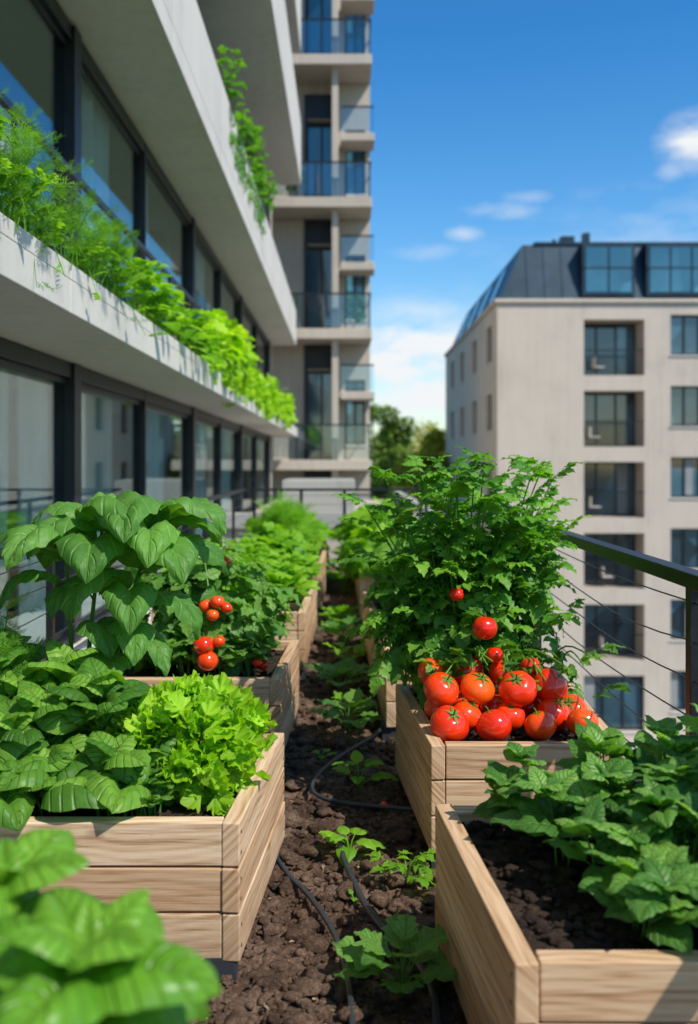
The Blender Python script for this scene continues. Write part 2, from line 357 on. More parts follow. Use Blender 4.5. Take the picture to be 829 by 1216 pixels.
def planter(fl,fr,rr,rl,parent_name='raised_garden_bed',soilz=.405,fine=.03,nc=260):
    e=empty(parent_name); B=Boxes(); S=Boxes(); th=.05; z0=.065
    hs=[(.0,.34),(.34,.67),(.67,1)]
    def board(p0,p1,zz0,zz1,screws=False):
        p0=np.array(p0,float);p1=np.array(p1,float); d=p1-p0; ln=np.linalg.norm(d); d/=ln; n_=np.array([-d[1],d[0]]); nn=n_*th
        q=[p0,p1,p1+nn,p0+nn]; P=[(a[0],a[1],zz0) for a in q]+[(a[0],a[1],zz1) for a in q]
        ou,ov=U(0,50),U(0,50); h=zz1-zz0
        uvs=[(ou,ov),(ou+ln,ov),(ou+ln+.05,ov+.05),(ou-.05,ov+.05),(ou,ov+h),(ou+ln,ov+h),(ou+ln+.05,ov+h+.05),(ou-.05,ov+h+.05)]
        B.hexa(P,uvs,R())
        if screws:
            for s in (.025,ln-.025):
                for zz in (zz0+h*.27,zz0+h*.73):
                    c=p0+d*s; c=c+d*U(-.004,.004); k=.0042
                    a=c-d*k-n_*.0012; b=c+d*k-n_*.0012; a2=c-d*k+n_*.004; b2=c+d*k+n_*.004
                    S.hexa([(v[0],v[1],zz-k) for v in (a,b,b2,a2)]+[(v[0],v[1],zz+k) for v in (a,b,b2,a2)])
    fl,fr,rr,rl=[np.array(p,float) for p in (fl,fr,rr,rl)]
    def inset(a,b,t): 
        d=norm(b-a); return a+d*t,b-d*t
    for i,(a,b) in enumerate(hs):
        za=z0+(ZT-z0)*a+(.005 if a else 0); zb=z0+(ZT-z0)*b
        j=lambda:np.array([U(-.003,.003),U(-.003,.003)])
        board(rl+j(),fl+j(),za,zb,True); board(fr+j(),rr+j(),za,zb,True)
        p,q=inset(fl,fr,th+.001); off=np.array([0,.007]); board(p+off+j()*.5,q+off+j()*.5,za,zb-.001)
        p,q=inset(rr,rl,th+.001); board(p-off,q-off,za,zb-.001)
    B.obj('timber_boards',M_wood,e,.004); S.obj('screws',M_screw,e)
    Ft=Boxes()
    for c in (fl,fr,rr,rl):
        cc=(fl+fr+rr+rl)/4; d=norm(cc-c); q=c+d*.075; Ft.box(q[0]-.045,q[0]+.045,q[1]-.045,q[1]+.045,-.03,z0+.01)
    Ft.obj('feet',M_foot,e,.003)
    n1=max(8,int(np.linalg.norm(fr-fl)/fine)); n2=max(8,int(np.linalg.norm(rl-fl)/fine))
    V=[]
    fl2,fr2,rr2,rl2=[p+norm((fl+fr+rr+rl)/4-p)*.045 for p in (fl,fr,rr,rl)]
    for i in range(n2+1):
        for j_ in range(n1+1):
            a=i/n2;b=j_/n1; p=(fl2*(1-b)+fr2*b)*(1-a)+(rl2*(1-b)+rr2*b)*a
            v=Vector((p[0]*9,p[1]*9,0)); z=soilz+.014*noise.noise(v)+.012*noise.noise(v*3.1)
            V.append((p[0],p[1],z))
    F=[(i*(n1+1)+k,i*(n1+1)+k+1,(i+1)*(n1+1)+k+1,(i+1)*(n1+1)+k) for i in range(n2) for k in range(n1)]
    mkobj('soil_fill',V,F,M_soil2,e,smooth=True)
    pts=[]
    for i in range(nc):
        a,b=R(),R(); p=(fl2*(1-b)+fr2*b)*(1-a)+(rl2*(1-b)+rr2*b)*a; pts.append((p[0],p[1],soilz+U(-.004,.014),U(.004,.018)))
    clods('soil_crumbs',M_soil2,pts,e)
    return e
planter((-1.30,2.57),(-.292,2.57),(-.225,3.44),(-1.30,3.44),fine=.02,nc=500)
planter((-1.30,4.28),(-.30,4.28),(-.26,5.25),(-1.30,5.25))
planter((-1.30,6.2),(-.27,6.2),(-.24,7.9),(-1.30,7.9),nc=120)
planter((-1.30,8.9),(-.23,8.9),(-.2,11.6),(-1.30,11.6),nc=80)
planter((-1.30,.55),(-.33,.55),(-.36,1.55),(-1.30,1.55),nc=80)
planter((.341,1.85),(1.08,1.85),(1.08,2.72),(.263,2.72),fine=.016,nc=900)
planter((.307,3.28),(.99,3.28),(1.03,4.2),(.229,4.2),fine=.02,nc=500)
planter((.215,4.85),(1.04,4.85),(1.04,7.2),(.135,7.2))
planter((.13,8.2),(1.04,8.2),(1.04,11.6),(.10,11.6),nc=80)
# ------------------------------------------------------------------ terrace + path soil
ter=empty('roof_terrace')
B=Boxes(); B.box(-2.199,1.27,-3,13.1,-.35,-.045); B.obj('terrace_slab',M_conc2,ter)
B=Boxes(); B.box(1.20,1.27,-3,13.1,-.044,.05); B.box(-2.19,-1.40,-3,13.1,-.044,-.006); B.box(-1.40,1.2,13.0,13.1,-.044,.05); B.obj('terrace_kerb',M_conc,ter,.004)
B=Boxes(); B.box(-2.19,1.15,-2.9,13.0,-10.5,-.351); B.obj('podium_wall',M_conc2,ter)
xs=list(np.arange(-1.4,-.5,.06))+list(np.arange(-.5,.55,.012))+list(np.arange(.55,1.2,.06))+[1.199]
ys=list(np.arange(-1,2.2,.08))+list(np.arange(2.2,5.5,.014))+list(np.arange(5.5,13.0,.05))+[12.999]
def gz(x,y):
    v=Vector((x,y,0)); 
    return .026*noise.noise(v*3.2)+.030*noise.noise(v*9)+.024*noise.noise(v*20)+.012*noise.noise(v*48)
V=[(x,y,gz(x,y)) for y in ys for x in xs]
nx=len(xs)
F=[(i*nx+k,i*nx+k+1,(i+1)*nx+k+1,(i+1)*nx+k) for i in range(len(ys)-1) for k in range(nx-1)]
mkobj('garden_path_soil',V,F,M_soil,smooth=True)
pts=[]
for i in range(7000):
    y=2.1+6*R()**1.5; x=U(-.5,.5); r=.004+.017*R()**2.2
    if R()<.06: r=U(.02,.042)
    pts.append((x,y,gz(x,y)+r*.25,r))
clods('soil_clods',M_soil,pts)
Lt=Leaves()
for i in range(220):
    x,y=U(-.4,.42),U(2.2,5.5); a=U(0,6.28)
    Lt.add(T_simple[0],(x,y,gz(x,y)+.014),(math.cos(a),math.sin(a),U(-.1,.2)),(U(-.3,.3),U(-.3,.3),1),U(.012,.03),R(),U(.15,.8))
Lt.obj('leaf_litter',simple('dry_litter',(.30,.21,.12),.8,0,30,.4))
# ------------------------------------------------------------------ hoses
def hose(name,pts,r=.009):
    cu=bpy.data.curves.new(name,'CURVE'); cu.dimensions='3D'; cu.bevel_depth=r; cu.bevel_resolution=3; cu.resolution_u=16
    sp=cu.splines.new('NURBS'); sp.points.add(len(pts)-1); sp.use_endpoint_u=True; sp.order_u=4
    for p,(x,y) in zip(sp.points,pts): p.co=(x,y,.028+r+gz(x,y)*.5,1)
    cu.materials.append(M_hose); o=bpy.data.objects.new(name,cu); scene.collection.objects.link(o)
hose('irrigation_hose',[(-.30,3.5),(-.225,3.22),(-.15,3.1),(-.085,2.95),(-.02,2.75),(.0,2.6),(.015,2.45),(.02,2.3),(.03,1.9)])
hose('irrigation_hose',[(-.02,3.42),(-.01,3.3),(.03,3.12),(.06,2.95),(.13,2.78),(.22,2.62),(.25,2.4),(.2,2.1)],.011)
hose('irrigation_hose',[(.2,5.6),(.21,5.2),(.22,4.9),(.08,4.65),(-.06,4.42),(-.15,4.15),(-.15,3.95),(-.03,3.85),(.1,3.8),(.27,3.75)],.009)
# ------------------------------------------------------------------ seedlings
def seedling(px,py,size,tp=T_lob,n=8,mat=M_mint,h=.06):
    x,y=px,py; Lv=Leaves(); z=gz(x,y)
    for i in range(n):
        a=i*2.4+U(-.3,.3); t=i/n; ln=size*.5*U(.75,1.1)
        st=np.array([x,y,z]); o=np.array([math.cos(a)*size*.22*(1-t*.5),math.sin(a)*size*.22*(1-t*.5),h*(.5+t)+U(0,.02)])
        Lv.tube([st,st+o*np.array([.5,.5,.8]),st+o],.003,.002,.6,4)
        Lv.add(random.choice(tp),st+o,(math.cos(a),math.sin(a),.25+U(-.2,.3)),(0,0,1),ln*(1-.3*t),U(.35,1))
    Lv.obj('seedling_plant',mat)
for (x,y,s,tp,n,mt,h) in [(.015,3.42,.22,T_mint,8,M_bright,.05),(.21,3.18,.22,T_comp2,9,M_bright,.05),(.155,2.5,.30,T_lob,13,M_mint,.09),(.03,3.02,.07,T_mint,4,M_bright,.02),
   (.06,4.05,.24,T_mint,8,M_bright,.08),(.01,4.95,.38,T_lob,12,M_mint,.10),(-.03,5.8,.38,T_lob,12,M_mint,.09),(.03,5.35,.2,T_lob,7,M_bright,.05),
   (.02,6.6,.32,T_lob,10,M_bright,.08),(.0,7.3,.42,T_lob,14,M_mint,.12),(-.05,8.3,.4,T_lob,12,M_bright,.1),(-.02,10.2,.5,T_lob,16,M_mint,.25),(.03,11.6,.5,T_lob,16,M_bright,.25),
   (-.12,4.55,.12,T_mint,5,M_bright,.03),(-.1,6.2,.2,T_lob,6,M_bright,.05)]:
    seedling(x,y,s,tp,n,mt,h)
# ------------------------------------------------------------------ plants
Lv=Leaves(); DZ=-.055
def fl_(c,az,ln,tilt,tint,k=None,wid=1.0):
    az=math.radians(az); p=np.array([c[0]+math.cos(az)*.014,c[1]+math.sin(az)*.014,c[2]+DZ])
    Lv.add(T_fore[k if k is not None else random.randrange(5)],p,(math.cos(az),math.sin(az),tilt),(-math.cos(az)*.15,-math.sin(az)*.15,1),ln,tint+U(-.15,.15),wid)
c0=(-.325,1.16,.88); Lv.tube(stemcurve((-.42,1.12,.4),(c0[0],c0[1],c0[2]+DZ),.05),.006,.005,.7)
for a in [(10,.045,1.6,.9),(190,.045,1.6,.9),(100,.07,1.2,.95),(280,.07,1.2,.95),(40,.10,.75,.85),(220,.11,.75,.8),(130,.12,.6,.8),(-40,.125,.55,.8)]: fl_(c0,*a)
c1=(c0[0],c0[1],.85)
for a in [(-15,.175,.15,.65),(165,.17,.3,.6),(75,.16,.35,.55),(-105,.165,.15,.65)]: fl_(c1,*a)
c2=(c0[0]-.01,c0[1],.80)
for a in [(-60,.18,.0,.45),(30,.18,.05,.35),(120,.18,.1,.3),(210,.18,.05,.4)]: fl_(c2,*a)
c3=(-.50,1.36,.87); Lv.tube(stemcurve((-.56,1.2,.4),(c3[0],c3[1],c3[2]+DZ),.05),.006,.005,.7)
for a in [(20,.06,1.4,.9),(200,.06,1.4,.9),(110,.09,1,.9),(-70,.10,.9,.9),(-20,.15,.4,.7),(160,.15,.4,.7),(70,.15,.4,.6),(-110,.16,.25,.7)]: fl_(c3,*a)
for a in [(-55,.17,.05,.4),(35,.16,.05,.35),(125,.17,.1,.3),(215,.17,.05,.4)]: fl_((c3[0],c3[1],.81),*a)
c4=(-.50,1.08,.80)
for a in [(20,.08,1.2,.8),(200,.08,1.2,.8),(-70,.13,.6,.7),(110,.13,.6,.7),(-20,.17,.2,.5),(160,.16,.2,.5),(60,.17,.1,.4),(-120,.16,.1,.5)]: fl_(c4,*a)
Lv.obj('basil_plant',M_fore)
# L1 basil: large puckered leaves
Lv=Leaves()
for (x,y,h) in [(-1.15,2.78,.27),(-.95,2.82,.31),(-.76,2.88,.33),(-1.15,3.08,.38),(-.92,3.10,.40),(-1.25,3.25,.42),(-.72,3.08,.36),(-1.05,2.72,.17),(-.86,2.73,.16),(-1.2,2.70,.18),(-.72,2.78,.18)]:
    herb(Lv,(x,y,.41),h,.12,3,T_bas,.21,.105,(.0,1),rad=.004,tilt=.3,topk=.55,t0=.1,wid=1.12)
Lv.obj('basil_plant',M_basil)
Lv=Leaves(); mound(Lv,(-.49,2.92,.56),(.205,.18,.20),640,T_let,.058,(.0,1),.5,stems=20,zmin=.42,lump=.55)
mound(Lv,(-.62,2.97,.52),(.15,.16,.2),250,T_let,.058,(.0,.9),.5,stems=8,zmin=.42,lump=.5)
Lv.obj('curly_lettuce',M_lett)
Lv=Leaves()
for (x,y) in [(-.62,2.70),(-.56,2.72),(-.7,2.7)]: herb(Lv,(x,y,.40),.13,.09,6,T_lob,.08,.05,(.3,.9))
Lv.obj('parsley_plant',M_mint)
# big droopy plant
Lv=Leaves()
st=[((-.95,3.32,.41),(-.86,3.28,1.22)),((-.9,3.33,.41),(-.70,3.3,1.17)),((-.96,3.3,.41),(-.98,3.25,1.14))]
cs=[stemcurve(a,b,.04) for a,b in st]
for c in cs: Lv.tube(c,.010,.006,.8,7)
def bl(ci,t,az,ln,k,tilt=.4,tint=.5,wid=1):
    c=cs[ci]; i=min(int(t*6),5); p=c[i]+(c[i+1]-c[i])*(t*6-i); az=math.radians(az)
    o=np.array([math.cos(az)*.035,math.sin(az)*.035,.03]); Lv.tube([p,p+o*.6+np.array([0,0,.01]),p+o],.0045,.003,.75)
    Lv.add(T_big[k],p+o,(math.cos(az),math.sin(az),tilt),(U(-.25,.25),U(-.25,.25),1),ln,tint+U(-.15,.2),wid)
for a in [(0,.98,190,.24,1,.6,.8),(0,.95,-60,.37,3,1.1,.7),(0,.93,60,.28,2,.6,.5),(1,.98,-20,.38,3,1.2,.55),(1,.97,-100,.40,3,1.1,.65),(1,.92,30,.34,3,1.0,.5),(2,.97,195,.27,2,.7,.75),(2,.95,-110,.34,3,.8,.6),(2,.9,120,.28,2,.5,.4),
          (0,.8,-80,.38,3,.8,.5),(0,.8,100,.28,2,.4,.3),(1,.82,-50,.40,3,.9,.55),(1,.8,-5,.38,3,.9,.45),(2,.78,215,.26,2,.4,.5),(1,.65,-75,.34,3,.6,.6),(0,1.0,100,.19,0,.9,.9),(1,1.0,80,.18,0,1.0,.9),(2,1,0,.17,0,.9,.9),
          (0,1.0,10,.22,1,.8,.8),(1,.5,-60,.28,2,.4,.6),(0,.66,-125,.22,2,.3,.6),(1,.72,-130,.34,3,.5,.5),(1,.9,-70,.38,3,.9,.85),(0,.9,-130,.32,3,.7,.7),(1,.6,-10,.34,3,.5,.4),(0,.5,-60,.24,2,.3,.45),(1,.45,-30,.28,2,.3,.5),(1,.38,-80,.24,1,.3,.6)]:
    bl(*a,wid=U(.9,1.1))
Lv.obj('leafy_chard_plant',M_big)
Lv=Leaves()
for (x,y) in [(-1.22,3.1),(-1.25,3.3)]: herb(Lv,(x,y,.41),.55,.12,6,T_dill,.16,.08,(.4,1))
Lv.obj('dill_plant',M_herb)
def tomato_obj(name,items,parent=None):
    e=empty(name) if parent is None else parent
    bm=bmesh.new(); bmesh.ops.create_uvsphere(bm,u_segments=28,v_segments=18,radius=1)
    base=np.array([v.co for v in bm.verts]); F=[[v.index for v in f.verts] for f in bm.faces]; bm.free()
    V=[];FF=[];T=[];n=0; C=Leaves(); ct=leaf_tpl(4,2,.24,.55,.1,.9,-.1,seed=3)
    for (x,y,z,r,ax) in items:
        b=base.copy(); th=np.arctan2(b[:,1],b[:,0]); rr=np.hypot(b[:,0],b[:,1]); k=random.choice([5,6,4]); ph=U(0,6)
        m=1+.035*np.cos(k*th+ph)*np.clip(b[:,2]+.4,0,1); b[:,0]*=m; b[:,1]*=m
        b[:,2]=b[:,2]*U(.82,.94)-.14*np.exp(-(rr/.28)**2)*(b[:,2]>0)+.04*np.exp(-(rr/.2)**2)*(b[:,2]<0)
        ax=norm(ax); a1=norm(np.cross(ax,(0.3,1,.2))); a2=np.cross(ax,a1); Mx=np.array([a1,a2,ax])*r
        V.append(b@Mx+np.array([x,y,z])); FF+=[[i+n for i in f] for f in F]; T+= [U(.0,.95)]*len(b); n+=len(b)
        top=np.array([x,y,z])+ax*r*.77
        for q in range(6):
            a=q*1.047+U(-.15,.15); d=a1*math.cos(a)+a2*math.sin(a)+ax*.35; C.add(ct,top,d,ax,r*U(.5,.72),.5)
        C.tube([top-ax*r*.05,top+ax*r*.22,top+ax*r*.4+np.array([U(-1,1),U(-1,1),0])*r*.15],r*.05,r*.04,.5)
    mkobj('fruit',np.concatenate(V),FF,M_tom,e,tint=T,smooth=True); C.obj('calyx',M_calyx,e)
    return e
def upax(): return (U(-.5,.5),U(-.4,.3),1)
fr=[(-.66,4.36,.78,.032,upax()),(-.60,4.34,.80,.034,upax()),(-.56,4.36,.77,.030,upax()),(-.62,4.33,.74,.03,upax()),(-.66,4.32,.60,.05,upax()),(-.64,4.31,.53,.05,upax()),(-.59,4.32,.62,.03,upax()),(-.60,4.6,.96,.03,upax()),(-.42,4.42,.5,.025,upax()),(-.40,4.5,.47,.028,upax())]
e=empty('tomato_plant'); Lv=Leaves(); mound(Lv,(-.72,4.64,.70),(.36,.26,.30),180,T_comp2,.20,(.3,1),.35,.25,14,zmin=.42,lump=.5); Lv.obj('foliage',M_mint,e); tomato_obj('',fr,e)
Lv=Leaves()
for (x,y) in [(-.45,4.5),(-.48,4.75),(-.42,5.0),(-.6,4.47),(-.75,4.44),(-.8,4.8)]: herb(Lv,(x,y,.41),.24,.14,7,T_mint,.13,.06,(.3,1))
Lv.obj('strawberry_plant',M_mint)
Lv=Leaves()
for (x,y,h) in [(-.5,6.5,.24),(-.75,6.5,.30),(-.5,6.9,.28),(-.8,7.0,.38),(-1.05,6.6,.4),(-.45,7.4,.3),(-.8,7.5,.4),(-1.1,7.3,.4)]: herb(Lv,(x,y,.41),h,.22,8,T_mint,.20,.10,(.2,1))
Lv.obj('pepper_plant',M_bright)
Lv=Leaves()
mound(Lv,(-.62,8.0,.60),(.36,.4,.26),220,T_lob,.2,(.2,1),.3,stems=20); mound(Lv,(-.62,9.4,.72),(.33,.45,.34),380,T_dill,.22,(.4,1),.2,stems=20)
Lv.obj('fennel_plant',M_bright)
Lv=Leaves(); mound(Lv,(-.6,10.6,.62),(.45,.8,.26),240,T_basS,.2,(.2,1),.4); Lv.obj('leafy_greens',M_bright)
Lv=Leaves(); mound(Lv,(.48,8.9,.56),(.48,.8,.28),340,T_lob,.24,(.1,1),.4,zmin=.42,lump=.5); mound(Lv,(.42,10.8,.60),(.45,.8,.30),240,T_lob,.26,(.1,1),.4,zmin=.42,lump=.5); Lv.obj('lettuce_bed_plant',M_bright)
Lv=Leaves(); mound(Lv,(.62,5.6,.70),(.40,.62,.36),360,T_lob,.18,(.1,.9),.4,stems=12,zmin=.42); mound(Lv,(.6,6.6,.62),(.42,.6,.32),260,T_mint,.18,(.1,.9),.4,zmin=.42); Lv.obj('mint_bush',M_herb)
# R2 tall tomato plant
tall=empty('tomato_plant'); Lv=Leaves()
mound(Lv,(.50,4.0,.78),(.33,.24,.34),290,T_comp,.165,(.0,1),.3,.25,22,zmin=.43,lump=.7)
mound(Lv,(.72,4.05,1.02),(.24,.2,.24),120,T_comp,.155,(.2,1),.3,.2,6,lump=.7)
mound(Lv,(.30,4.05,.78),(.17,.2,.22),80,T_comp,.155,(.2,1),.3,.2,6,lump=.7)
for i in range(40):
    a=U(0,6.28); b=(.52+.1*math.cos(a),4.0,.42); rr=U(.08,.48); t=(.56+rr*math.cos(a),4.0+.24*math.sin(a),U(1.2,1.46)-.55*(rr/.46)**2*R()); c=stemcurve(b,t,.10,8); Lv.tube(c,.007,.003,.7)
    for k in range(9):
        p=c[min(8,3+k)] if k<6 else c[8]; aa=U(0,6.28); Lv.add(random.choice(T_comp),p,(math.cos(aa),math.sin(aa),U(-.2,1.0)),(0,0,1),U(.12,.21),U(.3,1))
Lv.obj('foliage',M_herb,tall)
tomato_obj('',[(.552,3.66,.80,.05,(.1,.1,1)),(.74,3.70,.64,.04,(0,.1,1)),(.60,3.72,.68,.035,(0,.1,1)),(.45,3.74,.92,.03,(0,.1,1))],tall)
its=[]
for (x,y,z) in [(.392,3.43,.482),(.548,3.42,.480),(.728,3.42,.482),(.885,3.46,.482),(.635,3.55,.48),(.47,3.55,.48),(.80,3.58,.48),(.6,3.7,.47),(.38,3.68,.48),(.9,3.68,.47),(.74,3.74,.47),(.5,3.76,.47),
     (.367,3.56,.58),(.51,3.60,.575),(.665,3.57,.58),(.805,3.64,.575),(.36,3.76,.595),(.49,3.80,.605),(.64,3.76,.60)]:
    its.append((x+U(-.008,.008),y,z,U(.058,.074),(U(-.8,.8),U(-.8,.5),1)))
tomato_obj('tomatoes',its)
tomato_obj('fallen_tomato',[(.16,3.80,.045,.018,(.3,.2,1))])
Lv=Leaves(); 
for i in range(36): 
    a=U(0,6.28); Lv.add(random.choice(T_comp2),(U(.35,1.0),U(3.66,3.95),U(.5,.68)),(math.cos(a),-abs(math.sin(a))*.5,U(-.1,.7)),(0,0,1),U(.12,.17),U(.3,.9))
for i in range(20):
    b=(U(.35,.95),3.85,.62); Lv.tube(stemcurve(b,(b[0]+U(-.15,.15),3.5+U(0,.2),U(.62,.70)),.1),.0045,.003,.9)
Lv.obj('tomato_vine_leaves',M_mint)
# R1 mint
Lv=Leaves()
for (x,y,h) in [(.64,2.04,.14),(.72,1.98,.17),(.84,1.97,.21),(.97,1.99,.22),(.62,2.2,.20),(.80,2.18,.27),(.95,2.18,.28),(.56,2.40,.22),(.74,2.38,.25),(.90,2.38,.33),(1.02,2.36,.32),(.54,2.58,.22),(.72,2.58,.30),(.90,2.58,.30),(1.02,2.6,.36),(1.02,2.18,.28)]:
    herb(Lv,(x,y,.41),h,.11,4,T_mint,.13,.065,(.0,1),rad=.0035,tilt=.3,t0=.1,topk=.6,bright_top=.4,wid=1.05)
Lv.obj('mint_plant',M_mint)
# ------------------------------------------------------------------ railings
def railing(name,pts,posts,top=1.10,sag=0,wires=8,hw=.028,rh=.035,pw=.022):
    e=empty(name); B=Boxes()
    p0,p1=pts; d=norm(np.array(p1)-np.array(p0)); nn=np.array([-d[1],d[0]])
    def bar(a,b,w,z0,z1):
        q=[a-nn*w,b-nn*w,b+nn*w,a+nn*w]; B.hexa([(v[0],v[1],z0) for v in q]+[(v[0],v[1],z1) for v in q])
    p0=np.array(p0,float);p1=np.array(p1,float)
    bar(p0,p1,hw,top-rh,top)
    ln=np.linalg.norm(p1-p0)
    for s in posts:
        c=p0+d*s; bar(c-d*pw,c+d*pw,.016,-.03,top-rh-.001)
        bar(c-d*.045,c+d*.045,.03,-.035,.012)
    B.obj('handrail_and_posts',M_rail,e,.003)
    W=Leaves(); pp=sorted(set([0]+list(posts)+[ln]))
    for w in range(wires):
        z=.12+(top-.22)*w/(wires-1)
        for a,b in zip(pp[:-1],pp[1:]):
            sg=sag*U(.2,1); tl=sag*U(-1,1)*.6; cpts=[]
            for i in range(9):
                t=i/8; c=p0+d*(a+(b-a)*t); cpts.append((c[0],c[1],z-sg*4*t*(1-t)+tl*math.sin(6.28*t)*.5))
            W.tube(cpts,.003,.003,.5,5)
    W.obj('cables',M_wire,e)
railing('terrace_railing',((1.125,-1),(1.125,12.85)),[1.6,4.0,6.4,8.8,11.2,13.8],sag=.05,rh=.05,hw=.032)
railing('terrace_railing',((-1.40,-1),(-1.40,12.85)),[.6,3.0,5.4,7.8,10.2,12.6],sag=.006)
railing('terrace_railing',((-1.36,12.85),(1.08,12.85)),[.1,.75,1.35,1.95,2.4],sag=.0)
# ------------------------------------------------------------------ left apartment building
lb=empty('apartment_building')
XF=-2.2; Y0=-5
def slab(x1,z0,z1,yend,name,parapet=None,mat=M_conc,seg=(5.0,6.2)):
    B=Boxes(); cuts=[seg[0]]
    while cuts[-1]<yend-seg[1]: cuts.append(cuts[-1]+seg[1])
    cuts.append(yend); a=Y0
    for c in cuts:
        B.box(XF-.02,x1,a,c-.010,z0,z1)
        if parapet: B.box(x1-.13,x1,a,c-.010,z1+.0005,parapet)
        a=c
    B.obj(name,mat,lb,.006)
slab(-1.48,2.26,2.44,29,'balcony_ledge',2.53)
slab(-1.48,5.00,5.22,28,'balcony_slab',6.05)
slab(-1.05,8.05,8.3,22,'balcony_slab_upper',9.5)
slab(-1.05,11.2,11.45,22,'balcony_slab_top',12.8)
B=Boxes()
for z0,z1 in ((2.2,2.5),(4.98,5.25),(8.0,8.3),(11.1,11.5),(14.2,14.6)): B.box(-7,XF-.021,Y0,27.5,z0,z1)
B.box(-7,XF-.4,27.5,27.8,-10.5,15); B.box(-7,XF-.02,Y0,27.5,-10.5,-.05); B.box(XF-.4,XF,27.3,27.75,-10.5,15); B.obj('structure',M_conc2,lb)
B=Boxes(); B.box(-5,-4.9,Y0,27.5,-.04,14.2)
for y in (0,9.6,14.2,19,23.5): B.box(-4.9,-2.7,y-.06,y+.06,-.04,14.2)
B.obj('interior_walls',M_int,lb)
Fm=Boxes(); G=Boxes()
mull=[(-.6,.06),(2.0,.12),(4.8,.06),(7.55,.19),(10.2,.06),(13.4,.2),(16.4,.07),(19.6,.2),(23,.08),(26.8,.25)]
for (z0,z1) in ((-.04,2.255),(2.505,4.975),(5.255,8.0),(8.305,11.1)):
    Fm.box(XF-.12,XF-.001,Y0,27.2,z1-.12,z1); Fm.box(XF-.12,XF-.001,Y0,27.2,z0,z0+.10)
    for y,w in mull: Fm.box(XF-.14,XF+.025 if w>.1 else XF+.004,y-w/2,y+w/2,z0+.001,z1-.001)
    for (y,w),(y2,w2) in zip(mull[:-1],mull[1:]):
        G.box(XF-.07,XF-.062,y+w/2,y2-w2/2,z0+.1,z1-.12)
        Fm.box(XF-.09,XF-.045,y+w/2,y2-w2/2,z0+.101,z0+.15); Fm.box(XF-.09,XF-.045,y+w/2,y2-w2/2,z1-.17,z1-.121)
Fm.obj('window_frames',M_frame,lb,.004); G.obj('window_glass',M_glass,lb)
V=[];F=[]
for (z0,z1,rs) in ((.0,2.13,((4.9,6.6),(6.9,7.4),(2.2,4.7),(7.7,9.5),(10.4,12.2),(13.7,15.9),(16.7,19.2))),(2.5,4.85,((2.2,4.1),(8.2,9.4),(10.4,11.3),(14.5,15.9))),(5.3,7.85,((4.9,7.4),(7.7,9.9),(13.7,15.9)))):
    for (a,b) in rs:
        n=int((b-a)/.018); base=len(V)
        for i in range(n+1):
            y=a+(b-a)*i/n; x=XF-.22+.06*math.sin(y*34+math.sin(y*7)*2)+.025*math.sin(y*17)
            V+= [(x,y,z0),(x+.01*math.sin(y*9),y,z1)]
        F+=[(base+2*i,base+2*i+2,base+2*i+3,base+2*i+1) for i in range(n)]
mkobj('curtains',V,F,M_curt,lb,smooth=True)
B=Boxes(); B.box(-1.80,-1.765,Y0,27,3.32,3.36)
for y in np.arange(.6,27,2.2): B.box(-1.795,-1.77,y-.02,y+.02,2.441,3.319)
B.obj('balustrade_rail',M_rail,lb)
B=Boxes()
for y in np.arange(.6,25,2.2): B.box(-1.60,-1.592,y+.03,y+2.17,6.051,6.35); 
for y in np.arange(.6,20,2.2): B.box(-1.12,-1.112,y+.03,y+2.17,9.501,9.9)
B.obj('balustrade_glass',M_bglass,lb)
B=Boxes(); B.box(-1.74,-1.63,Y0,26,2.4405,2.50); B.obj('ledge_planter_soil',M_soil2,lb)
def ledge(name,y0,y1,n,tpls,ll,mat,h,tr,kind='herb',gap=.075,trail=1.2):
    Lv=Leaves()
    for i in range(n):
        y=y0+(y1-y0)*(i+.5)/n+U(-.15,.15); k=.95+.85*noise.noise(Vector((y*1.1,3.3,0)))+U(-.15,.15)
        if kind=='herb': herb(Lv,(-1.58+U(-.08,.08),y,2.5),h*k,.2,5,tpls,ll,gap,tr)
        else: mound(Lv,(-1.54+U(-.06,.06),y,2.50+h*.36*k),(.18*k,.26,h*.6*k),58,tpls,ll*U(.8,1.2),tr,.25,.15,4,lump=.8)
    for i in range(int(n*trail)):
        y=U(y0,y1); b=(-1.52,y,2.5); t=(-1.42+U(-.05,.10),y+U(-.2,.2),2.5+U(-.22,.30)); c=stemcurve(b,t,.5); Lv.tube(c,.004,.002,.7)
        for q in c[3:]: a=U(0,6.28); Lv.add(random.choice(tpls),q,(math.cos(a)*.7+.4,math.sin(a),U(-.3,.5)),(0,0,1),ll*U(.6,1.1),U(*tr))
    Lv.obj(name,mat)
ledge('dill_plant',1.5,6.4,13,T_dill,.20,M_herb,.50,(.4,1),trail=.6)
ledge('parsley_plant',3.6,6.4,7,T_comp,.15,M_bright,.32,(.0,.8))
ledge('basil_plant',6.6,9.8,8,T_basS,.19,M_bright,.42,(.0,1),gap=.10,trail=2)
ledge('trailing_lettuce_plant',9.8,23.5,29,T_lob,.20,M_lett,.56,(.0,1),'m',trail=1.8)
Lv=Leaves()
for i in range(11): herb(Lv,(-1.47+U(-.03,.06),U(11.6,17),5.9),U(.3,1.2),.22,4,T_basS,.17,.13,(.1,.9))
for i in range(70):
    y=U(11.8,16.5); Lv.add(random.choice(T_comp),(-1.46,y,6.05-U(0,.5)),(U(0,.3),U(-1,1),-.8),(1,0,.2),.22,U(.1,.8))
Lv.obj('climbing_vine',M_herb)
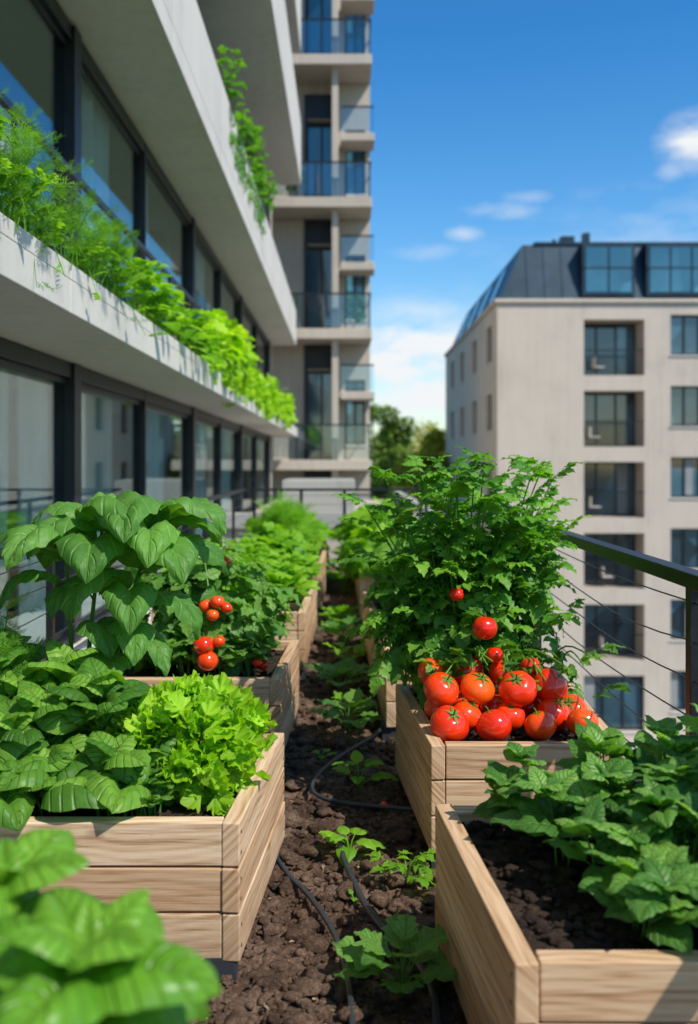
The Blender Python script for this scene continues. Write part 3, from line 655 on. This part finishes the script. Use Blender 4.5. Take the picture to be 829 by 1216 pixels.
# ------------------------------------------------------------------ generic facades
def facade(par,orig,ax,nrm,length,z0,z1,ops,matwall,wmat,depth=.25,name='wall'):
    W=lambda a,n,z:(orig[0]+ax[0]*a+nrm[0]*n,orig[1]+ax[1]*a+nrm[1]*n,z)
    A=sorted(set([0,length]+[o[0] for o in ops]+[o[1] for o in ops])); Z=sorted(set([z0,z1]+[o[2] for o in ops]+[o[3] for o in ops]))
    V=[];F=[]
    def q(*p): b=len(V); V.extend(p); F.append((b,b+1,b+2,b+3))
    for a,b in zip(A[:-1],A[1:]):
        for c,d in zip(Z[:-1],Z[1:]):
            m,n=(a+b)/2,(c+d)/2
            if any(o[0]<m<o[1] and o[2]<n<o[3] for o in ops): continue
            q(W(a,0,c),W(b,0,c),W(b,0,d),W(a,0,d))
    Fr=Boxes();Gl=Boxes();Rl=Boxes();Sl=Boxes();Cu=Boxes()
    def lb_(Bx,a0,a1,n0,n1,c0,c1):
        P=[W(a0,n0,c0),W(a1,n0,c0),W(a1,n1,c0),W(a0,n1,c0),W(a0,n0,c1),W(a1,n0,c1),W(a1,n1,c1),W(a0,n1,c1)]; Bx.hexa(P)
    for (a,b,c,d,k) in ops:
        dp=1.3 if k=='balc' else depth
        q(W(a,0,c),W(a,-dp,c),W(a,-dp,d),W(a,0,d)); q(W(b,0,c),W(b,0,d),W(b,-dp,d),W(b,-dp,c))
        q(W(a,0,d),W(a,-dp,d),W(b,-dp,d),W(b,0,d)); q(W(a,0,c),W(b,0,c),W(b,-dp,c),W(a,-dp,c))
        e=.06
        lb_(Gl,a,b,-dp-.02,-dp+.01,c,d)
        npan=2 if b-a<1.7 else 3
        for i in range(npan+1):
            x=a+(b-a)*i/npan; xx0=max(a,x-e/2); xx1=min(b,x+e/2)
            if i==0: xx0,xx1=a+.001,a+e
            if i==npan: xx0,xx1=b-e,b-.001
            lb_(Fr,xx0,xx1,-dp+.012,-dp+.07,c+.001,d-.001)
        if R()<.45:
            i=random.randrange(npan); w=(b-a)/npan; lb_(Cu,a+i*w+.08,a+(i+.6)*w,-dp+.0105,-dp+.0118,c+.1,d-.08)
        lb_(Fr,a+.002,b-.002,-dp+.012,-dp+.068,d-.07,d-.002); lb_(Fr,a+.002,b-.002,-dp+.012,-dp+.068,c+.002,c+.08)
        if k=='balc':
            lb_(Rl,a+.003,b-.003,-.09,-.04,c+1.05,c+1.10)
            for i in range(int((b-a)/.14)): x=a+.07+i*.14; lb_(Rl,x-.01,x+.01,-.075,-.055,c+.05,c+1.049)
            o_=U(0,1.2); lb_(Sl,a+.35+o_,a+.8+o_,-1.0,-.6,c+.40,c+.45); lb_(Sl,a+.35+o_,a+.4+o_,-1.0,-.6,c+.45,c+.85)
        else:
            lb_(Sl,a-.05,b+.05,-.1,.05,c-.06,c-.002)
    mkobj(name,V,F,matwall,par)
    Fr.obj(name+'_window_frames',M_frame,par); Gl.obj(name+'_window_glass',wmat,par); Rl.obj(name+'_balcony_rails',M_rail,par); Sl.obj(name+'_sills',M_conc,par); Cu.obj(name+'_curtains',M_int,par)
rb=empty('apartment_building')
X0,X1,Y0b,Y1b,ZR=6.4,27,39,59,8.2
ops=[]
for i in range(6):
    z=5.15-3.0*i
    if z<-10: break
    ops.append((3.65,6.2,z,z+2.35,'balc' if i<5 else 'w')); ops.append((7.3,9.2,z+.85,z+2.55,'w')); ops.append((10.4,12.9,z,z+2.35,'balc' if i<5 else 'w')); ops.append((14,15.9,z+.85,z+2.55,'w')); ops.append((17,19,z+.85,z+2.55,'w'))
facade(rb,(X0,Y0b),(1,0),(0,-1),X1-X0,-10.5,ZR,ops,M_cream,M_win,name='front_wall')
ops=[]
for i in range(6):
    for a in (1.5,6.2,11,15.5): ops.append((a,a+1.5,5.9-3*i,7.5-3*i,'w'))
facade(rb,(X0,Y0b),(0,1),(-1,0),Y1b-Y0b,-10.5,ZR,ops,M_cream,M_win,name='side_wall')
B=Boxes(); B.box(X0+1.6,X1,Y0b+1.6,Y1b,-10.4,ZR-.01); B.obj('core',M_int,rb)
B=Boxes(); B.box(X0-.12,X1,Y0b-.12,Y1b,ZR,ZR+.16); B.obj('cornice',M_cream,rb,.02)
B=Boxes(); zb=ZR+.161; zt=ZR+2.6; s=1.2
B.hexa([(X0+.15,Y0b+.15,zb),(X1,Y0b+.15,zb),(X1,Y1b-.2,zb),(X0+.15,Y1b-.2,zb),(X0+s,Y0b+s*.6,zt),(X1,Y0b+s*.6,zt),(X1,Y1b-s,zt),(X0+s,Y1b-s,zt)])
B.box(X0+1.7,X1,Y0b+.65,Y0b+5,zt+.001,zt+.12); B.box(X0+2.6,X1,Y0b+2.2,Y0b+9,zt+.121,zt+.45)
for i in range(26):
    x=X0+1.3+i*.75; B.hexa([(x,Y0b+.12,zb),(x+.04,Y0b+.12,zb),(x+.04,Y0b+.3,zb),(x,Y0b+.3,zb),(x,Y0b+s*.6-.03,zt),(x+.04,Y0b+s*.6-.03,zt),(x+.04,Y0b+s*.6+.1,zt),(x,Y0b+s*.6+.1,zt)])
for (a,b) in ((3.6,5.8),(6.3,9.2),(11,13.5)): B.box(X0+a,X0+b,Y0b+.05,Y0b+1.5,zb+.15,zt-.08)
B.box(X0+3.4,X0+4.0,Y0b+3,Y0b+3.6,zt,zt+.95); B.box(X0+4.4,X0+4.7,Y0b+3,Y0b+3.4,zt,zt+1.1); B.box(X0+3.0,X0+3.15,Y0b+3,Y0b+3.1,zt,zt+.8)
B.obj('mansard_roof',M_navy,rb)
B=Boxes(); Fr=Boxes()
for (a,b) in ((3.6,5.8),(6.3,9.2),(11,13.5)):
    n=3 if b-a>2.5 else 2; w=(b-a-.2)/n
    for i in range(n): B.box(X0+a+.1+i*w+.04,X0+a+.1+(i+1)*w-.04,Y0b+.02,Y0b+.049,zb+.3,zt-.25)
    Fr.box(X0+a,X0+b,Y0b+.0,Y0b+.019,zb+1.3,zb+1.35)
def sl_(y0,y1):
    f=lambda z:(z-zb)/(zt-zb)*(s-.15)+X0+.15
    za,zc=zb+.5,zt-.45; B.hexa([(f(za)-.06,y0,za),(f(za)+.1,y0,za),(f(za)+.1,y1,za),(f(za)-.06,y1,za),(f(zc)-.06,y0,zc),(f(zc)+.1,y0,zc),(f(zc)+.1,y1,zc),(f(zc)-.06,y1,zc)])
for a in (3,7,11,15): sl_(Y0b+a,Y0b+a+1.4)
B.obj('mansard_windows',M_winb,rb); Fr.obj('mansard_window_bars',M_frame,rb)
# tower
tw=empty('apartment_tower')
TX0,TX1,TY=-6.0,.80,30.0
fl=[1.45+f for f in (.1,4.15,8.2,12.6,17.0)]; fl=[fl[0]-8,fl[0]-4.05]+fl
ops=[]
for z in fl:
    ops.append((4.72,5.75,z+.12,z+2.9,'w')); ops.append((6.0,6.65,z+.5,z+2.6,'w'))
facade(tw,(TX0,TY),(1,0),(0,-1),TX1-TX0,-10.5,23,ops,M_conc2,M_winb,depth=.35,name='front_wall')
B=Boxes(); B.box(TX0,TX1-.001,TY+.6,TY+14,-10.5,23.001); B.obj('tower_core',M_conc2,tw)
B=Boxes(); G=Boxes(); Rl=Boxes()
for z in fl:
    B.box(-2.3,TX1+.02,TY-1.5,TY-.001,z-.32,z)
    Rl.box(-2.28,TX1,TY-1.47,TY-1.43,z+1.05,z+1.10); Rl.box(TX1-.04,TX1,TY-1.429,TY,z+1.05,z+1.1)
    for x in np.arange(-2.25,TX1,.75): Rl.box(x-.02,x+.02,TY-1.465,TY-1.435,z,z+1.05)
    G.box(-2.25,TX1-.02,TY-1.455,TY-1.445,z+.06,z+1.04)
    B.box(-.15,TX1+.12,TY-1.0,TY-.002,z+1.9,z+2.15); 
    Rl.box(-.13,TX1+.1,TY-.98,TY-.94,z+2.95,z+3.0); G.box(-.13,TX1+.1,TY-.965,TY-.955,z+2.2,z+2.94)
B.box(-.42,-.22,TY-1.2,TY-.003,-10.5,23)
B.obj('balconies',M_conc2,tw,.02); G.obj('balcony_glass',M_bglass,tw); Rl.obj('balcony_rails',M_rail,tw)
B=Boxes()
for z in fl: B.box(-1.32,-1.22,TY-.1,TY-.004,z+.01,z+3.7); B.box(-1.22,-.26,TY-.06,TY-.005,z+2.95,z+3.72)
B.obj('dark_cladding',M_frame,tw)
Lv=Leaves()
for (x,z) in ((-1.6,fl[4]),(-.9,fl[6]),(.3,fl[3]),(-1.9,fl[3])): mound(Lv,(x,TY-1.2,z+.7),(.35,.25,.45),60,T_basS,.25,(.1,.9),.3)
Lv.obj('balcony_plants',M_herb,tw)
lk=empty('low_rise_building'); B=Boxes(); B.box(-2.1,1.6,15.5,28,-10.5,.35); B.obj('walls',M_conc2,lk); B=Boxes(); B.box(-2.1,1.65,15.4,15.6,.3505,.62); B.box(1.45,1.65,15.61,28,.3505,.62); B.box(-1.3,.2,19,21.5,.3505,1.1); B.obj('parapet_and_plant_room',M_pav,lk,.02)
# ------------------------------------------------------------------ ground
ZG=-10.5
mkobj('ground',[(-1500,-1500,ZG-.02),(1500,-1500,ZG-.02),(1500,2500,ZG-.02),(-1500,2500,ZG-.02)],[(0,1,2,3)],M_far)
mkobj('road',[(2.8,-60,ZG-.004),(60,-60,ZG-.004),(60,36.5,ZG-.004),(2.8,36.5,ZG-.004)],[(0,1,2,3)],M_asph)
mkobj('side_road',[(1.5,36.51,ZG-.004),(4.6,36.51,ZG-.004),(4.6,200,ZG-.004),(1.5,200,ZG-.004)],[(0,1,2,3)],M_asph)
B=Boxes(); B.box(4.61,60,36.51,X1+60,ZG-.1,ZG+.13); B.box(1.16,2.79,-60,36.4,ZG-.1,ZG+.13); B.obj('pavement',M_pav)
B=Boxes()
for i in range(14): B.box(14,14.15,-40+i*5,-37.5+i*5,ZG-.003,ZG+.001)
for i in range(10): B.box(5+i*4,7+i*4,30,30.14,ZG-.003,ZG+.001)
B.obj('road_markings',M_paint)
# ------------------------------------------------------------------ trees
def tree(x,y,h,cr,mat,n=2200,seed=0):
    e=empty('tree'); T=Leaves(); rnd=random.Random(seed)
    zt=ZG+h; T.tube([(x,y,ZG),(x+.1,y,ZG+h*.3),(x,y+.1,ZG+h*.6),(x,y,zt-cr*.3)],.28,.06,.5,8)
    cl=[]
    for i in range(11):
        a=rnd.uniform(0,6.28); rr=cr*rnd.uniform(.2,.75); z=ZG+h*rnd.uniform(.5,.93); c=(x+rr*math.cos(a),y+rr*math.sin(a),z); cl.append((c,cr*rnd.uniform(.3,.5)))
        T.tube([(x,y,z-cr*.6),((x+c[0])/2,(y+c[1])/2,z-cr*.2),c],.09,.03,.5,5)
    cl.append(((x,y,zt-cr*.3),cr*.35)); T.obj('trunk_and_limbs',M_bark,e)
    Lv=Leaves()
    for c,r in cl:
        br=rnd.uniform(-.2,.2)
        mound(Lv,c,(r,r,r*.85),n//len(cl),T_simple,.42,(.1+max(0,br),.8+br),.3)
    Lv.obj('crown',mat,e)
tree(3.0,66,16.0,2.6,M_tree,seed=1); tree(2.2,75,17.0,3.2,M_tree,seed=2); tree(6.0,60,14.2,2.8,M_autumn,seed=3); tree(3.6,90,15,4,M_tree,seed=4); tree(7.5,84,15.5,4,M_autumn,seed=5)
tree(4.9,57,12.8,2.6,M_autumn,2000,seed=8)
Lv=Leaves()
for i in range(46):
    x=-40+i*3.2+U(-1,1); mound(Lv,(x,140+U(-10,15),ZG+5),(3.6,3,6*U(.7,1.15)),120,T_simple,1.5,(.1,.8),.4)
Lv.obj('distant_trees',M_tree)
# ------------------------------------------------------------------ world
SUN_EL=50; SUN_AZ=130
w=bpy.data.worlds.new("World"); scene.world=w; w.use_nodes=True; nt=w.node_tree; nt.nodes.clear()
out=N(nt,'ShaderNodeOutputWorld'); bg=N(nt,'ShaderNodeBackground'); bg.inputs[1].default_value=.145
sky=N(nt,'ShaderNodeTexSky'); sky.sky_type='NISHITA'; sky.sun_disc=False; sky.sun_elevation=math.radians(SUN_EL); sky.sun_rotation=math.radians(SUN_AZ); sky.air_density=1.0; sky.dust_density=.6; sky.ozone_density=2.0
tc=N(nt,'ShaderNodeTexCoord'); sp=N(nt,'ShaderNodeSeparateXYZ'); L(nt,tc.outputs['Generated'],sp.inputs[0])
hs=N(nt,'ShaderNodeHueSaturation'); hs.inputs['Saturation'].default_value=1.2; hs.inputs['Value'].default_value=1.55; L(nt,sky.outputs[0],hs.inputs['Color'])
el=ramp(nt,sp.outputs[2],[(0,(.82,.82,.74)),(.12,(.64,.76,.76)),(.25,(.45,.72,.82)),(.42,(.24,.62,.80)),(1,(.62,.66,.66))])
skc=mixc(nt,1.0,hs.outputs[0],el,'MULTIPLY')
mp=N(nt,'ShaderNodeMapping'); mp.inputs['Scale'].default_value=(1,1,2.6); L(nt,tc.outputs['Generated'],mp.inputs[0]); cn2=noise_tex(nt,mp.outputs[0],9,8,.6)
tot=None
for (px,py,sx,sy,amp) in [(490,415,85,42,1.7),(520,465,70,34,1.2),(822,168,36,26,1.3),(800,200,20,14,.6),(588,250,46,11,.7),(550,276,26,9,.65),(470,488,60,30,.9),(-500,300,300,90,.9),(1500,350,400,90,.9),(500,300,60,14,.3),(620,235,40,9,.4),(-900,500,500,160,1.2),(2500,200,800,160,1.1)]:
    d=norm((px-410,1100,550-py)); az=math.atan2(d[0],d[1])
    vx=math_(nt,'ARCTAN2',sp.outputs[0],sp.outputs[1]); vx=math_(nt,'DIVIDE',math_(nt,'SUBTRACT',vx,az),sx/1100)
    vz=math_(nt,'DIVIDE',math_(nt,'SUBTRACT',sp.outputs[2],float(d[2])),sy/1100)
    r2=math_(nt,'ADD',math_(nt,'MULTIPLY',vx,vx),math_(nt,'MULTIPLY',vz,vz))
    g=math_(nt,'MULTIPLY',math_(nt,'POWER',2.718,math_(nt,'MULTIPLY',r2,-1)),amp)
    tot=g if tot is None else math_(nt,'MAXIMUM',tot,g)
cl=math_(nt,'MULTIPLY',tot,math_(nt,'MULTIPLY',math_(nt,'SUBTRACT',cn2,.30),3.2),clamp=True)
cl=math_(nt,'MULTIPLY',math_(nt,'SUBTRACT',cl,.12),1.2,clamp=True)
fin=mixc(nt,cl,skc,(6.2,6.4,6.6)); L(nt,fin,bg.inputs[0]); L(nt,bg.outputs[0],out.inputs[0])
sl=bpy.data.lights.new('sun','SUN'); sl.energy=5.0; sl.angle=math.radians(.5); sl.color=(1,.94,.85)
so=bpy.data.objects.new('sun',sl); scene.collection.objects.link(so)
e_,a_=math.radians(SUN_EL),math.radians(SUN_AZ)
d=Vector((math.sin(a_)*math.cos(e_),math.cos(a_)*math.cos(e_),math.sin(e_))); so.rotation_euler=d.to_track_quat('Z','Y').to_euler(); so.location=d*30
# ------------------------------------------------------------------ camera
cd=bpy.data.cameras.new('camera'); co=bpy.data.objects.new('camera',cd); scene.collection.objects.link(co); scene.camera=co
co.location=(0,0,1.45); co.rotation_euler=(math.radians(90),0,0)
cd.sensor_fit='VERTICAL'; cd.sensor_height=36; cd.sensor_width=24.5; cd.lens=1100/1216*36
cd.shift_y=-58/1216; cd.shift_x=4.5/1216
cd.clip_end=5000; cd.clip_start=.05
cd.dof.use_dof=True; cd.dof.focus_distance=3.2; cd.dof.aperture_fstop=1.9
scene.view_settings.view_transform='Standard'; scene.view_settings.look='None'; scene.view_settings.exposure=0
